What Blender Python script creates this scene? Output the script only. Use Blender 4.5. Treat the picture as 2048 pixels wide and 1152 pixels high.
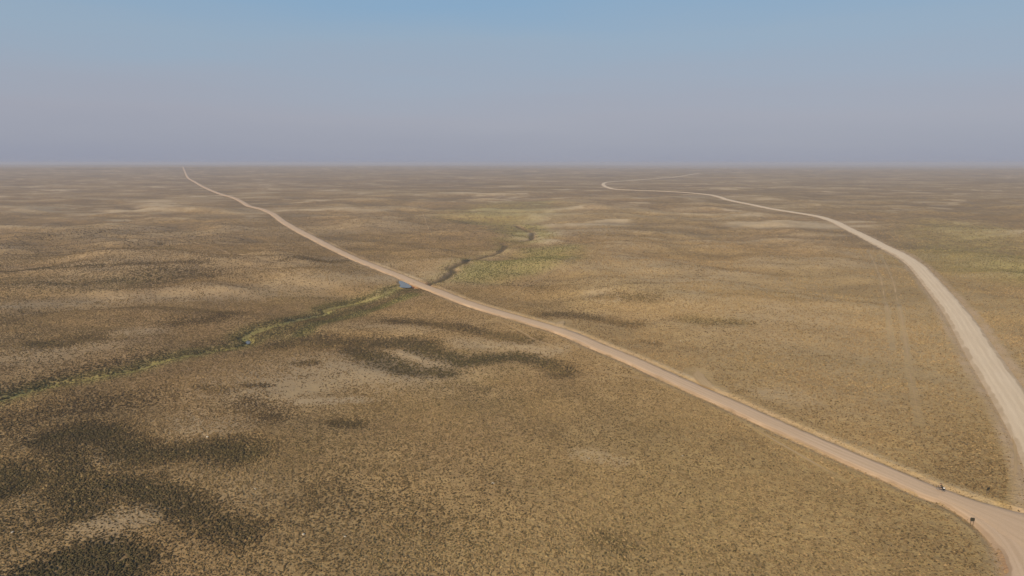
import bpy, bmesh, math, random
import numpy as np
from mathutils import Vector, Matrix
R = math.radians
random.seed(7); rng = np.random.default_rng(11)
scene = bpy.context.scene
for o in list(bpy.data.objects): bpy.data.objects.remove(o)

# ------------------------------------------------------------ camera
CAM_H, FPX, PITCH = 70.0, 1384.0, R(10.24)
cam = bpy.data.cameras.new('camera'); camo = bpy.data.objects.new('camera', cam)
scene.collection.objects.link(camo); scene.camera = camo
cam.sensor_width = 36; cam.lens = 36*FPX/2048; cam.clip_start = .5; cam.clip_end = 150000
camo.location = (0, 0, CAM_H); camo.rotation_euler = (math.pi/2-PITCH, 0, 0)

# ------------------------------------------------------------ light
SUN_EL, SUN_TO = R(26), R(36)        # sun behind the camera on the left; shadows run SUN_TO right of straight ahead
sd = bpy.data.lights.new('sun', 'SUN'); sd.energy = 5.0; sd.angle = R(0.6); sd.color = (1, .835, .60)
so = bpy.data.objects.new('sun', sd); scene.collection.objects.link(so)
dirv = Vector((math.sin(SUN_TO)*math.cos(SUN_EL), math.cos(SUN_TO)*math.cos(SUN_EL), -math.sin(SUN_EL)))
so.rotation_euler = dirv.to_track_quat('-Z', 'Y').to_euler()
so.location = (-60, -120, 160)
world = bpy.data.worlds.new('World'); scene.world = world; world.use_nodes = True
nt = world.node_tree; nt.nodes.clear()
N = nt.nodes.new
sky = N('ShaderNodeTexSky'); sky.sky_type = 'NISHITA'; sky.sun_disc = False
sky.sun_elevation = SUN_EL; sky.sun_rotation = math.pi + SUN_TO
sky.altitude = 2000; sky.air_density = 1.0; sky.dust_density = 2.0; sky.ozone_density = 1.5
bg = N('ShaderNodeBackground'); bg.inputs[1].default_value = .08
out = N('ShaderNodeOutputWorld')
tc = N('ShaderNodeTexCoord'); sp = N('ShaderNodeSeparateXYZ')
nt.links.new(tc.outputs['Generated'], sp.inputs[0])
# smoke layer over the plain: bluish grey mauve at the horizon, thinning upwards, the same all round
nz = N('ShaderNodeTexNoise'); nz.inputs['Scale'].default_value = 1.6; nz.inputs['Detail'].default_value = 4
mp = N('ShaderNodeMapping'); mp.inputs['Scale'].default_value = (1, 1, 9)
nt.links.new(tc.outputs['Generated'], mp.inputs[0]); nt.links.new(mp.outputs[0], nz.inputs[0])
ma = N('ShaderNodeMath'); ma.operation = 'MULTIPLY_ADD'; ma.inputs[1].default_value = .09
nt.links.new(nz.outputs[0], ma.inputs[0]); nt.links.new(sp.outputs[2], ma.inputs[2])
ms = N('ShaderNodeMath'); ms.operation = 'SUBTRACT'; ms.inputs[1].default_value = .045
nt.links.new(ma.outputs[0], ms.inputs[0])
def ramp(tree, stops):
    r = tree.nodes.new('ShaderNodeValToRGB'); e = r.color_ramp.elements
    while len(e) < len(stops): e.new(.5)
    for q, (p, c) in zip(e, stops): q.position = p; q.color = (*c, 1) if len(c) == 3 else c
    return r
K = 1/.08
SKYC = [(0.0, (.275, .295, .382)), (.035, (.308, .322, .396)), (.075, (.340, .350, .416)), (.115, (.330, .375, .455)),
        (.16, (.300, .395, .500)), (.22, (.245, .385, .540)), (.45, (.16, .31, .55)), (1.0, (.10, .22, .46))]
rp = ramp(nt, SKYC); nt.links.new(ms.outputs[0], rp.inputs[0])
sc = N('ShaderNodeVectorMath'); sc.operation = 'SCALE'; sc.inputs['Scale'].default_value = K
nt.links.new(rp.outputs[0], sc.inputs[0])
mf = ramp(nt, [(0, (.94,)*3), (.25, (.9,)*3), (.6, (.45,)*3), (1, (.3,)*3)]); nt.links.new(sp.outputs[2], mf.inputs[0])
mx = N('ShaderNodeMix'); mx.data_type = 'RGBA'
nt.links.new(mf.outputs[0], mx.inputs[0]); nt.links.new(sky.outputs[0], mx.inputs[6]); nt.links.new(sc.outputs[0], mx.inputs[7])
nt.links.new(mx.outputs[2], bg.inputs[0]); nt.links.new(bg.outputs[0], out.inputs[0])
scene.view_settings.view_transform = 'Standard'; scene.view_settings.look = 'None'
scene.view_settings.exposure = .08; scene.view_settings.gamma = 1
scene.view_settings.use_curve_mapping = False
scene.render.engine = 'CYCLES'
scene.cycles.volume_bounces = 1; scene.cycles.max_bounces = 5

# ------------------------------------------------------------ helpers
def link(name, mesh, mat=None, parent=None):
    o = bpy.data.objects.new(name, mesh); scene.collection.objects.link(o)
    if mat: mesh.materials.append(mat)
    if parent: o.parent = parent
    return o
def tag(o, label=None, cat=None, group=None, kind=None):
    for k, v in (('label', label), ('category', cat), ('group', group), ('kind', kind)):
        if v: o[k] = v
    return o
def empty(name, loc, rz=0):
    o = bpy.data.objects.new(name, None); scene.collection.objects.link(o)
    o.location = loc; o.rotation_euler = (0, 0, rz); o.empty_display_size = .3; return o
def sstep(a, b, x):
    t = np.clip((x-a)/(b-a), 0, 1); return t*t*(3-2*t)
def hsh(ix, iy, s):
    n = (ix.astype(np.int64)*374761393 + iy.astype(np.int64)*668265263 + s*974634777) & 0x7fffffff
    n = ((n ^ (n >> 13))*1274126177) & 0x7fffffff
    n = ((n ^ (n >> 16))*1103515245) & 0x7fffffff
    return ((n ^ (n >> 15)) & 0xffffff)/float(0xffffff)
def vn(x, y, s=0):
    ix = np.floor(x); iy = np.floor(y); fx = x-ix; fy = y-iy
    fx = fx*fx*fx*(fx*(fx*6-15)+10); fy = fy*fy*fy*(fy*(fy*6-15)+10)
    ix = ix.astype(np.int64); iy = iy.astype(np.int64)
    a = hsh(ix, iy, s); b = hsh(ix+1, iy, s); c = hsh(ix, iy+1, s); d = hsh(ix+1, iy+1, s)
    return (a+(b-a)*fx)*(1-fy)+(c+(d-c)*fx)*fy
def fbm(x, y, wl, octv=4, s=0, gain=.5):
    v = 0; a = 1; t = 0
    for i in range(octv):
        c, q = math.cos(.7*i+s), math.sin(.7*i+s)
        v = v+a*vn((x*c-y*q)/wl+17.3*i, (x*q+y*c)/wl-9.1*i, s+i); t += a; a *= gain; wl *= .5
    return v/t*2-1

# ------------------------------------------------------------ terrain function
def mid_swell(x, y): return fbm(x*.62+.2*y, y*1.25, 62, 3, 14)
def T0(x, y):
    d = np.hypot(x, y)+1e-6; az = np.arctan2(x, y)
    rise = (35-14*sstep(-.45, .25, az))*sstep(1800, 5200, d)
    n1 = fbm(x, y*1.25, 150, 3, 3)*(3.6+6.4*sstep(260, 600, d))*sstep(60, 260, d)*(1-.65*sstep(1000, 1900, d))
    n5 = mid_swell(x, y)*5.5*sstep(230, 420, d)*(1-.8*sstep(900, 1500, d))
    n2 = fbm(x, y, 900, 3, 5)*6*sstep(500, 2500, d)
    n3 = fbm(x, y*1.4, 3200, 3, 9)*11*sstep(3500, 9000, d)
    n4 = fbm(x, y, 42, 3, 8)*1.0*(1-sstep(500, 1100, d))
    return rise+n5+n1+n2+n3+n4

def TB(x, y):
    d = np.hypot(x, y)+1e-6; az = np.arctan2(x, y)
    return (35-14*sstep(-.45, .25, az))*sstep(1800, 5200, d)+fbm(x, y, 900, 3, 5)*6*sstep(500, 2500, d)+fbm(x, y*1.4, 3200, 3, 9)*11*sstep(3500, 9000, d)
def ray(px, py):
    X = (px-1024)/FPX; Y = -(py-576)/FPX
    v = np.array([X, math.cos(PITCH)+Y*math.sin(PITCH), -math.sin(PITCH)+Y*math.cos(PITCH)])
    return v/np.hypot(v[0], v[1])
def at(px, py, T=T0):
    v = ray(px, py); D = np.geomspace(50, 30000, 700)
    for k in range(2):
        g = T(D*v[0], D*v[1])-(CAM_H+D*v[2]); i = int(np.argmax(g > 0))
        if g[i] <= 0: return (D[-1]*v[0], D[-1]*v[1])
        if k == 0: D = np.linspace(D[max(i-1, 0)], D[i], 24)
    i = max(i, 1); a = g[i-1]/(g[i-1]-g[i]) if g[i] != g[i-1] else 0; d = D[i-1]+(D[i]-D[i-1])*a
    return (d*v[0], d*v[1])
def pts(l, T=T0): return np.array([at(a, b, T) for a, b in l])

def seg_dist(X, Y, P, cutoff):
    """distance to polyline, position along it (0..n-1), signed side"""
    D = np.full(X.shape, 1e9); S = np.zeros(X.shape); G = np.zeros(X.shape)
    for i in range(len(P)-1):
        a, b = P[i], P[i+1]
        lo = np.minimum(a, b)-cutoff; hi = np.maximum(a, b)+cutoff
        k = np.nonzero((X > lo[0]) & (X < hi[0]) & (Y > lo[1]) & (Y < hi[1]))[0]
        if not len(k): continue
        e = b-a; L2 = max(e@e, 1e-9); x = X[k]-a[0]; y = Y[k]-a[1]
        t = np.clip((x*e[0]+y*e[1])/L2, 0, 1)
        dd = np.hypot(x-t*e[0], y-t*e[1]); m = dd < D[k]; q = k[m]
        D[q] = dd[m]; S[q] = i+t[m]; G[q] = np.sign(e[0]*y[m]-e[1]*x[m])
    return D, S, G
def smooth_path(P, step=None, n=None):
    P = np.asarray(P, float); out = []
    Q = np.vstack([2*P[0]-P[1], P, 2*P[-1]-P[-2]])
    for i in range(1, len(Q)-2):
        p0, p1, p2, p3 = Q[i-1], Q[i], Q[i+1], Q[i+2]
        L = np.hypot(*(p2-p1)); d = np.hypot(*((p1+p2)/2))
        m = max(2, int(L/max(2.0, d*.012)))
        # centripetal catmull-rom
        t0 = 0; t1 = t0+np.hypot(*(p1-p0))**.5; t2 = t1+np.hypot(*(p2-p1))**.5; t3 = t2+np.hypot(*(p3-p2))**.5
        for t in np.linspace(t1, t2, m, endpoint=False):
            A1 = (t1-t)/(t1-t0)*p0+(t-t0)/(t1-t0)*p1; A2 = (t2-t)/(t2-t1)*p1+(t-t1)/(t2-t1)*p2; A3 = (t3-t)/(t3-t2)*p2+(t-t2)/(t3-t2)*p3
            B1 = (t2-t)/(t2-t0)*A1+(t-t0)/(t2-t0)*A2; B2 = (t3-t)/(t3-t1)*A2+(t-t1)/(t3-t1)*A3
            out.append((t2-t)/(t2-t1)*B1+(t-t1)/(t2-t1)*B2)
    out.append(P[-1]); return np.array(out)

# ------------------------------------------------------------ vegetation, soil and painted shade patches (traced on the ground)
# (points, half height in photo px, strength)
DARK = [  # dense dark brush, with the shading of the hollows painted in
 ([(600,650),(680,628),(760,606),(830,588)],7,.6), ([(430,690),(500,672),(560,655)],8,.5), ([(0,775),(150,742),(300,712)],7,.5),
 ([(640,690),(690,684),(740,688),(800,686),(850,692)],9,1.0), ([(700,700),(745,712),(780,728),(820,740),(885,744)],9,1.0),
 ([(845,700),(880,712),(920,725),(960,715),(1020,711),(1080,722),(1125,746)],8,1.0), ([(800,640),(860,648),(930,655),(990,668),(1045,681)],6.5,.75),
 ([(1110,632),(1160,635),(1220,645),(1270,652)],6,.65), ([(1365,638),(1430,645),(1490,650)],5,.45), ([(1210,594),(1300,598)],5,.5),
 ([(120,868),(160,857),(210,862)],13,1.25), ([(130,885),(135,930),(170,975),(185,1020)],15,.85), ([(235,882),(300,905),(370,900),(420,890),(480,905)],16,1.05),
 ([(200,962),(260,968),(320,985),(370,1012),(440,1048),(490,1066)],15,1.0), ([(110,1155),(160,1130),(210,1112),(260,1135)],22,1.35), ([(-20,950),(22,962)],20,1.1),
 ([(80,1030),(130,1040),(160,1080)],18,.35), ([(500,800),(530,812),(545,835)],10,.5), ([(420,775),(470,782)],4,.6),
 ([(505,772),(530,774)],5,.8), ([(655,850),(690,854)],8,.7), ([(615,730),(640,729)],5,.8), ([(1205,1082),(1235,1088)],15,.6),
 ([(75,684),(115,686)],6,.8), ([(150,672),(180,676)],6,.5), ([(-10,540),(110,536),(200,531),(300,526),(400,524)],2.0,.7),
 ([(-10,573),(90,570),(200,562),(260,556)],4,.5), ([(320,549),(400,546)],7,.8), ([(230,494),(310,490)],2,.8), ([(560,520),(660,514),(720,508)],2.5,.6),
 ([(360,640),(420,635),(460,625)],6,.6), ([(560,690),(600,683),(640,676)],8,.8),
 ([(1040,570),(1100,575)],6,.4), ([(1290,690),(1320,694)],4,.5), ([(700,420),(900,424)],2,.3),
 ([(650,980),(760,1010),(860,1040)],30,.3), ([(1950,900),(2000,960)],30,.35), ([(1830,1080),(1980,1120)],34,.3),
 ([(20,840),(100,815),(250,800)],18,.55),
 ([(100,470),(250,462)],5,.4), ([(1180,470),(1320,474)],3,.35), ([(1380,545),(1560,552)],5,.4), ([(1460,590),(1580,600)],4,.4), ([(1600,660),(1720,668)],5,.25),
]
GREEN = [
 ([(958,545),(985,530),(1030,522),(1075,514),(1110,504)],10,1.0), ([(960,548),(1030,546),(1090,522),(1122,500)],5,.9), ([(930,560),(980,566)],6,.5),
 ([(985,433),(1010,420),(1045,405)],6,.8), ([(1025,452),(1045,460),(1068,470)],4,1.0), ([(1010,478),(1060,484)],3,.6),
 ([(1895,450),(1935,480),(1960,510),(2050,545)],9,.7), ([(2000,530),(2048,543),(2090,560)],5,.9),
 ([(0,790),(117,758),(234,738),(352,710),(470,688),(557,655),(640,632)],5,.6),
 ([(600,665),(686,637),(768,615),(839,598)],4,.95), ([(560,668),(640,645),(720,618)],9,.45), ([(640,622),(719,604),(770,587)],3,.6),
 ([(850,572),(900,548),(910,535)],4,.5), ([(1400,640),(1480,646)],6,.3), ([(250,560),(260,560)],4,.2),
]
BARE = [
 ([(560,770),(640,748),(700,738),(790,742)],34,.85), ([(600,805),(650,803),(705,801)],8,1.1), ([(370,838),(410,858),(450,850)],18,.8), ([(470,760),(560,775)],16,.6),
 ([(830,712),(875,728)],10,1.0), ([(930,688),(1000,690),(1080,702)],10,.8), ([(760,650),(830,662)],8,.5), ([(250,664),(280,664)],6,.9),
 ([(-20,616),(100,609),(180,606)],5,1.0), ([(180,604),(300,594),(400,591),(520,582),(600,570),(680,558),(760,554)],8,.75),
 ([(20,712),(60,708)],16,.7), ([(130,690),(200,690)],10,.5), ([(1170,908),(1250,926)],11,.7), ([(1530,782),(1600,792)],13,.6),
 ([(190,905),(215,918)],18,.6), ([(235,1045),(275,1035)],22,.9), ([(190,1075),(220,1090)],16,.6), ([(430,940),(520,985),(480,1000)],26,.35),
 ([(1495,450),(1540,448),(1625,445)],3.5,3.0), ([(1190,450),(1225,447)],3,2.0), ([(1370,394),(1400,392)],1.5,1.0), ([(1500,560),(1640,620),(1780,680)],60,.55), ([(1300,560),(1500,600)],30,.35), ([(1300,440),(1600,480)],25,.35), ([(1450,740),(1700,800)],34,.3),
 ([(1480,530),(1600,535)],3,.6), ([(1200,588),(1225,602)],6,.7), ([(1740,468),(1790,470)],4,.5), ([(1720,520),(1800,600)],22,.4),
 ([(205,422),(290,423),(340,420)],1.1,1.1), ([(310,411),(345,412)],1.2,1.2), ([(60,417),(110,415)],1.2,.9), ([(20,424),(60,425)],1,.9), ([(420,431),(520,428)],2,.6),
 ([(640,418),(760,420)],1.2,.9), ([(560,415),(600,417)],1.5,.9), ([(930,385),(990,387)],1.3,.9), ([(1085,480),(1065,478),(1050,479)],3,1.3), ([(1060,466),(1072,466)],2.5,1.3),
 ([(240,448),(290,446)],1.5,.5), ([(100,436),(160,438)],1.2,.5), ([(900,556),(940,540)],5,.6), ([(880,540),(850,550)],10,.5), ([(790,590),(760,594)],3,1.2), ([(700,614),(650,624),(590,640)],3,.6), ([(930,530),(960,520),(1000,500)],5,.5),
 ([(0,395),(100,393)],1,.4), ([(800,395),(880,398)],1,.4), ([(1550,470),(1700,476)],3,.4), ([(1380,575),(1520,580)],4,.45), ([(1050,420),(1100,425),(1110,440)],5,.6),
 ([(1080,440),(1100,455),(1110,470)],3,.8),([(1920,640),(2040,700)],20,.4), ([(1640,860),(1720,880)],14,.35),
]
def prep(lst):
    res = []
    for p, ry, w in lst:
        P = pts(p); d = np.median(np.hypot(P[:, 0], P[:, 1]))
        mpp = (d*d+CAM_H**2)/(CAM_H*FPX)          # metres of ground depth under one photo pixel
        res.append((P, max(3, ry*mpp), w))
    return res
DARKp, GREENp, BAREp = prep(DARK), prep(GREEN), prep(BARE)
relief_w = lambda l: [(P, q, w*min(1, (q/22)**1.5)) for P, q, w in l]
DARKr, BAREr = relief_w(DARKp), relief_w(BAREp)
def mask(X, Y, lst):
    M = np.zeros(X.shape)
    for P, r, w in lst:
        D, S, G = seg_dist(X, Y, P, r*2.1)
        k = D < r*2.1
        M[k] = np.maximum(M[k], w*(1-sstep(.15, 2.05, D[k]/r)))
    return M
def warp(X, Y):
    d = np.hypot(X, Y); a = np.clip(d*.026, 4, 60)
    q = 45
    wx = fbm(X, Y, q, 5, 21, .6); wy = fbm(X, Y, q, 5, 22, .6)
    return X+wx*a, Y+wy*a
def masks(X, Y):
    x, y = warp(X, Y); r1 = .34*fbm(X, Y, 20, 4, 24); r2 = .34*fbm(X, Y, 16, 4, 25)
    f = lambda m, q: np.where(m > .02, m*np.clip(.55+1.1*(m+q), .1, 1.15), 0)
    return f(mask(x, y, DARKp), r1)*.92, f(mask(x, y, GREENp), r2)*.75, f(mask(x, y, BAREp), r2)*.58
def T1(x, y):
    x = np.asarray(x, float); y = np.asarray(y, float)
    u, v = warp(x, y)
    return T0(x, y)-3.0*np.minimum(mask(u, v, DARKr), 1.2)-.5*mask(u, v, GREENp)+1.1*np.minimum(mask(u, v, BAREr), 1)

# ------------------------------------------------------------ roads, creek, pond
MAIN = [(366,335),(371,345),(378,357),(395,367),(422,380.6),(444,389),(466,395),(486,405),(500,412.8),(519.7,417),(544,427),(566,443),(593,459),(630,478),
        (666,496.5),(703,514),(739.5,529),(776,543),(797,551),(836,567.5),(875,582),(914,598),(966.5,616),(1018.5,631),(1070.6,646),(1122.7,662),(1162,677),
        (1198,693),(1265,720),(1333,751),(1400,781),(1458,806),(1530,839),(1600,870),(1680,905),(1748,934),(1803,957),(1857,981),(1900,996),(1945,1018),(1992,1050),(2038,1096),(2070,1160),(2085,1240),(2090,1400)]
RIGHT = [(1400,347),(1350,354.5),(1300,358),(1262,361),(1235,363),(1216,364.5),(1207,368),(1216,375),(1238,379),(1303,381.6),(1369,385),(1413,389),(1435,393),(1457,400),(1501,409),(1545,418),
         (1589,425),(1632,432),(1663,441),(1698,458),(1733,475),(1764,491),(1799,508),(1830,528),(1856,556),(1887,592),(1920,634),(1951,684),(1976,724),(2022,794),(2070,872),(2108,950),(2128,1020),(2125,1080)]
CREEK = [(1030,450),(1045,457),(1061,463),(1064,472),(1061,479),(1040,481.5),(1020,483),(1003,485),(1012,489),(1009,495),(998,503),(988,506.5),(972,512),(947,517.5),(930,523),(917,527),(906,531),(900,535),(908,539),(907,542),(897,548),(893,553),(884,557),(876,561),(866,563.5),(857,567),(848,571),(838,574),(822,573)]
CREEK2 = [(800,573),(790,575),(778,582),(768,587),(753,593),(740,597),(715,604),(691,608.5),(665,613),(649,618),(654,623),(640,629),(625,632),(598,637),(570,643),(548,649),(528,654),(510,660),(496,667),(488,672),(493,678),(500,682),(485,689),(466,694),(430,699),(384,707),(345,715),(307,723.5),(280,734),(250,741),(219,746),(165,757),(104,768),(59,779),(0,797),(-80,815),(-200,850)]
Pm = smooth_path(pts(MAIN, TB)); Pr = smooth_path(pts(RIGHT, TB))
def profile(P, k):
    z = TB(P[:, 0], P[:, 1]); L = np.concatenate([[0], np.cumsum(np.hypot(*np.diff(P, axis=0).T))])
    zz = np.empty_like(z)
    for i in range(len(P)):
        d = np.hypot(*P[i]); s = k*max(1, d/260)
        w = np.exp(-((L-L[i])/s)**2)*np.gradient(L); zz[i] = (w*z).sum()/w.sum()
    return zz, L
Zm, Lm = profile(Pm, 14); Zr, Lr = profile(Pr, 14)
Wm = np.interp(np.arange(len(Pm)), [0, len(Pm)*.55, len(Pm)-1], [9.5, 8.2, 8.4])
dm = np.hypot(*Pm.T); Wm = np.where(dm > 620, 8.2, 6.2); Wm = np.where(dm < 155, 7.0, Wm); Wm = np.convolve(np.pad(Wm, 12, 'edge'), np.ones(25)/25, 'valid')
dr = np.hypot(*Pr.T); Wr = np.interp(dr, [150, 300, 600, 1500], [8.2, 9.0, 9.2, 9.8])
# junction: blend the right road's height into the main road's
Dj, Sj, _ = seg_dist(Pr[:, 0], Pr[:, 1], Pm, 60)
zj = np.interp(Sj, np.arange(len(Pm)), Zm); wj = 1-sstep(6, 45, Dj); Zr = Zr*(1-wj)+zj*wj
Pj = smooth_path(pts([(1885,989),(1940,1010),(1995,1032),(2050,1056),(2110,1085)], TB)); Wj = np.interp(np.arange(len(Pj)), np.array([0, .25, .5, .75, 1])*(len(Pj)-1), [5.5, 6.5, 9.5, 14.5, 17])
Dj, Sj, _ = seg_dist(Pj[:, 0], Pj[:, 1], Pm, 60); Zj = np.interp(Sj, np.arange(len(Pm)), Zm)
ROADS = (('m', Pm, Zm, Wm), ('r', Pr, Zr, Wr), ('j', Pj, Zj, Wj))
RIDGE = pts([(1219,366.6),(1240,366.2),(1262,365)], TB)
def T2(X, Y, info=None):
    X = np.asarray(X, float); Y = np.asarray(Y, float); Z = T1(X, Y); dist = np.hypot(X, Y); reach = 18+np.clip(dist*.07, 0, 90)
    dR, _, _ = seg_dist(X, Y, RIDGE, 160); Z = Z+4.2*np.exp(-(dR/45)**2)
    dd = np.full(X.shape, 1e9); tot = np.zeros(X.shape); acc = np.zeros(X.shape); side = {}
    for nm, P, ZZ, W in ROADS:
        D, S, G = seg_dist(X, Y, P, 125)
        zr = np.interp(S, np.arange(len(P)), ZZ); h = np.interp(S, np.arange(len(P)), W)/2
        e = D-h; w = 1-sstep(1.5, reach, e); w = np.where(D > 1e8, 0, w)
        tot += w; acc += w*zr; dd = np.minimum(dd, e); side[nm] = (e, G, D)
    base = acc/np.maximum(tot, 1e-9); Z = Z*(1-np.minimum(tot, 1))+base*np.minimum(tot, 1)
    if info is not None: info['side'] = side; info['edge'] = dd; info['tot'] = tot
    return Z
Pc = smooth_path(pts(CREEK, T2)); Pc2 = smooth_path(pts(CREEK2, T2))
POND = pts([(797,560.5),(803,560),(810,562),(817,566.5),(823,571.5),(820,574),(808,574),(800,573)], T2)
zp = float(T2(POND[:, 0], POND[:, 1]).min())-.45
def inpoly(X, Y, P):
    ins = np.zeros(X.shape, bool); j = len(P)-1
    for i in range(len(P)):
        c = ((P[i, 1] > Y) != (P[j, 1] > Y)) & (X < (P[j, 0]-P[i, 0])*(Y-P[i, 1])/(P[j, 1]-P[i, 1]+1e-12)+P[i, 0])
        ins ^= c; j = i
    return ins
PONDc = np.vstack([POND, POND[:1]])
def TERRAIN(X, Y, full=False):
    info = {}; Z = T2(X, Y, info); dist = np.hypot(X, Y); dd = info['edge']; tot = info['tot']
    # creek bed
    for P, wd, dep in ((Pc, 2.2, 1.1), (Pc2, 1.8, .8)):
        D, S, G = seg_dist(X, Y, P, 30)
        j = 1+.5*fbm(X, Y, 9, 2, 31)
        Z = Z-dep*(1-sstep(wd*.5*j, wd*1.7*j, D))-.5*(1-sstep(2, 12, D))
        if P is Pc2: info['c2'] = (D, G)
        else: info['c1'] = D
        info.setdefault('creek', np.full(X.shape, 1e9)); info['creek'] = np.minimum(info['creek'], D)
    prof = np.interp(dd, [-50, -.4, .2, .9, 1.6, 2.6, 4.2, 7], [-.22, -.16, -.10, -.48, -.42, .06, .12, 0])
    Z = Z+prof*(tot > 0)*(1-.5*sstep(500, 900, dist))
    Dp, _, _ = seg_dist(X, Y, PONDc, 30); ins = inpoly(X, Y, POND)
    sdp = np.where(ins, -Dp, Dp)
    wp = 1-sstep(-1, 5, sdp); Z = Z*(1-wp)+np.minimum(Z, zp+.1+np.clip(sdp, -2, 9)*.3)*wp
    Z = np.where(sdp < -.3, np.minimum(Z, zp-.35), Z)
    info['pond'] = sdp
    info['edge'] = dd
    return (Z, info) if full else Z

# ------------------------------------------------------------ materials
def newmat(name, rough=.95):
    m = bpy.data.materials.new(name); m.use_nodes = True; b = m.node_tree.nodes['Principled BSDF']
    b.inputs['Roughness'].default_value = rough; b.inputs['Specular IOR Level'].default_value = .15
    return m, m.node_tree, b
def nd(t, k, **kw):
    n = t.nodes.new(k)
    for a, v in kw.items():
        if a.startswith('i_'): n.inputs[a[2:].replace('_', ' ')].default_value = v
        else: setattr(n, a, v)
    return n
def mixc(t, f, a, b, blend='MIX'):
    n = t.nodes.new('ShaderNodeMix'); n.data_type = 'RGBA'; n.blend_type = blend
    for s, v in ((0, f), (6, a), (7, b)):
        if isinstance(v, bpy.types.NodeSocket): t.links.new(v, n.inputs[s])
        elif s == 0: n.inputs[0].default_value = v
        else: n.inputs[s].default_value = (*v, 1)
    return n.outputs[2]
def mth(t, op, a, b=None, c=None, clamp=False):
    n = t.nodes.new('ShaderNodeMath'); n.operation = op; n.use_clamp = clamp
    for i, v in enumerate((a, b, c)):
        if v is None: continue
        if isinstance(v, bpy.types.NodeSocket): t.links.new(v, n.inputs[i])
        else: n.inputs[i].default_value = v
    return n.outputs[0]
def noise(t, co, scale, detail=3, rough=.55, dist=0, scl=None):
    if scl:
        m = nd(t, 'ShaderNodeMapping'); m.inputs['Scale'].default_value = scl; t.links.new(co, m.inputs[0]); co = m.outputs[0]
    n = nd(t, 'ShaderNodeTexNoise'); n.inputs['Scale'].default_value = scale; n.inputs['Detail'].default_value = detail
    n.inputs['Roughness'].default_value = rough; n.inputs['Distortion'].default_value = dist
    t.links.new(co, n.inputs[0]); return n.outputs[0]
def rmp(t, v, a, b):
    n = nd(t, 'ShaderNodeMapRange'); n.inputs[1].default_value = a; n.inputs[2].default_value = b; n.interpolation_type = 'SMOOTHSTEP'
    t.links.new(v, n.inputs[0]); return n.outputs[0]
def flat(name, col, rough=.8, metal=0, var=.25):
    m, t, b = newmat(name, rough); g = nd(t, 'ShaderNodeTexCoord')
    n = noise(t, g.outputs['Object'], 6, 3)
    c = mixc(t, n, tuple(v*(1-var) for v in col), tuple(min(1, v*(1+var)) for v in col))
    t.links.new(c, b.inputs['Base Color']); b.inputs['Metallic'].default_value = metal; return m

STRAW = (.56, .378, .176); TAN = (.44, .290, .132); UMB = (.26, .168, .078)
gm, t, b = newmat('prairie_ground')
geo = nd(t, 'ShaderNodeNewGeometry'); P = geo.outputs['Position']
c1 = nd(t, 'ShaderNodeVertexColor', layer_name='cover'); s1 = nd(t, 'ShaderNodeSeparateColor'); t.links.new(c1.outputs[0], s1.inputs[0])
c2 = nd(t, 'ShaderNodeVertexColor', layer_name='soil'); s2 = nd(t, 'ShaderNodeSeparateColor'); t.links.new(c2.outputs[0], s2.inputs[0])
dark, green, bare = s1.outputs; red, far, tone = s2.outputs
c3 = nd(t, 'ShaderNodeVertexColor', layer_name='marks'); s3 = nd(t, 'ShaderNodeSeparateColor'); t.links.new(c3.outputs[0], s3.inputs[0])
n_big = noise(t, P, .011, 5, .6); n_mid = noise(t, P, .06, 5, .62, .3); n_m = noise(t, P, .45, 4, .6); n_s = noise(t, P, 1.9, 4, .65); n_x = noise(t, P, 7, 3, .7)
col = mixc(t, rmp(t, n_mid, .36, .64), TAN, STRAW)
col = mixc(t, mth(t, 'MULTIPLY', rmp(t, n_big, .42, .62), .55), col, (.42, .27, .14))
col = mixc(t, mth(t, 'MULTIPLY', rmp(t, tone, .35, .75), .5), col, (.50, .36, .140))
# clumps of dry plants and litter
col = mixc(t, mth(t, 'MULTIPLY', rmp(t, n_m, .44, .66), .5), col, UMB)
col = mixc(t, mth(t, 'MULTIPLY', rmp(t, n_s, .42, .66), .55), col, (.25, .168, .080))
bf = mth(t, 'MULTIPLY', bare, mth(t, 'ADD', mth(t, 'MULTIPLY', n_m, .9), .35), clamp=True)
bcol = mixc(t, n_s, (.50, .38, .23), (.64, .51, .34))
col = mixc(t, bf, col, bcol)
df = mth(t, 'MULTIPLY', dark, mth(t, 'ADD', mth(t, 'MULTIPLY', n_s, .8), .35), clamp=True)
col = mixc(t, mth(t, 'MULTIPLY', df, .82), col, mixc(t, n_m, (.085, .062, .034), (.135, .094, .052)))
gf = mth(t, 'MULTIPLY', green, mth(t, 'ADD', mth(t, 'MULTIPLY', n_m, 1.1), .2), clamp=True)
col = mixc(t, mth(t, 'MULTIPLY', gf, .85), col, mixc(t, n_s, (.23, .235, .06), (.50, .45, .14)))
col = mixc(t, mth(t, 'MULTIPLY', red, mth(t, 'ADD', mth(t, 'MULTIPLY', n_s, .7), .45), clamp=True), col, (.53, .385, .245))
col = mixc(t, mth(t, 'MULTIPLY', s3.outputs[0], .8, clamp=True), col, (.46, .24, .115))
col = mixc(t, mth(t, 'MULTIPLY', s3.outputs[1], .92, clamp=True), col, (.075, .060, .032))
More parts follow.
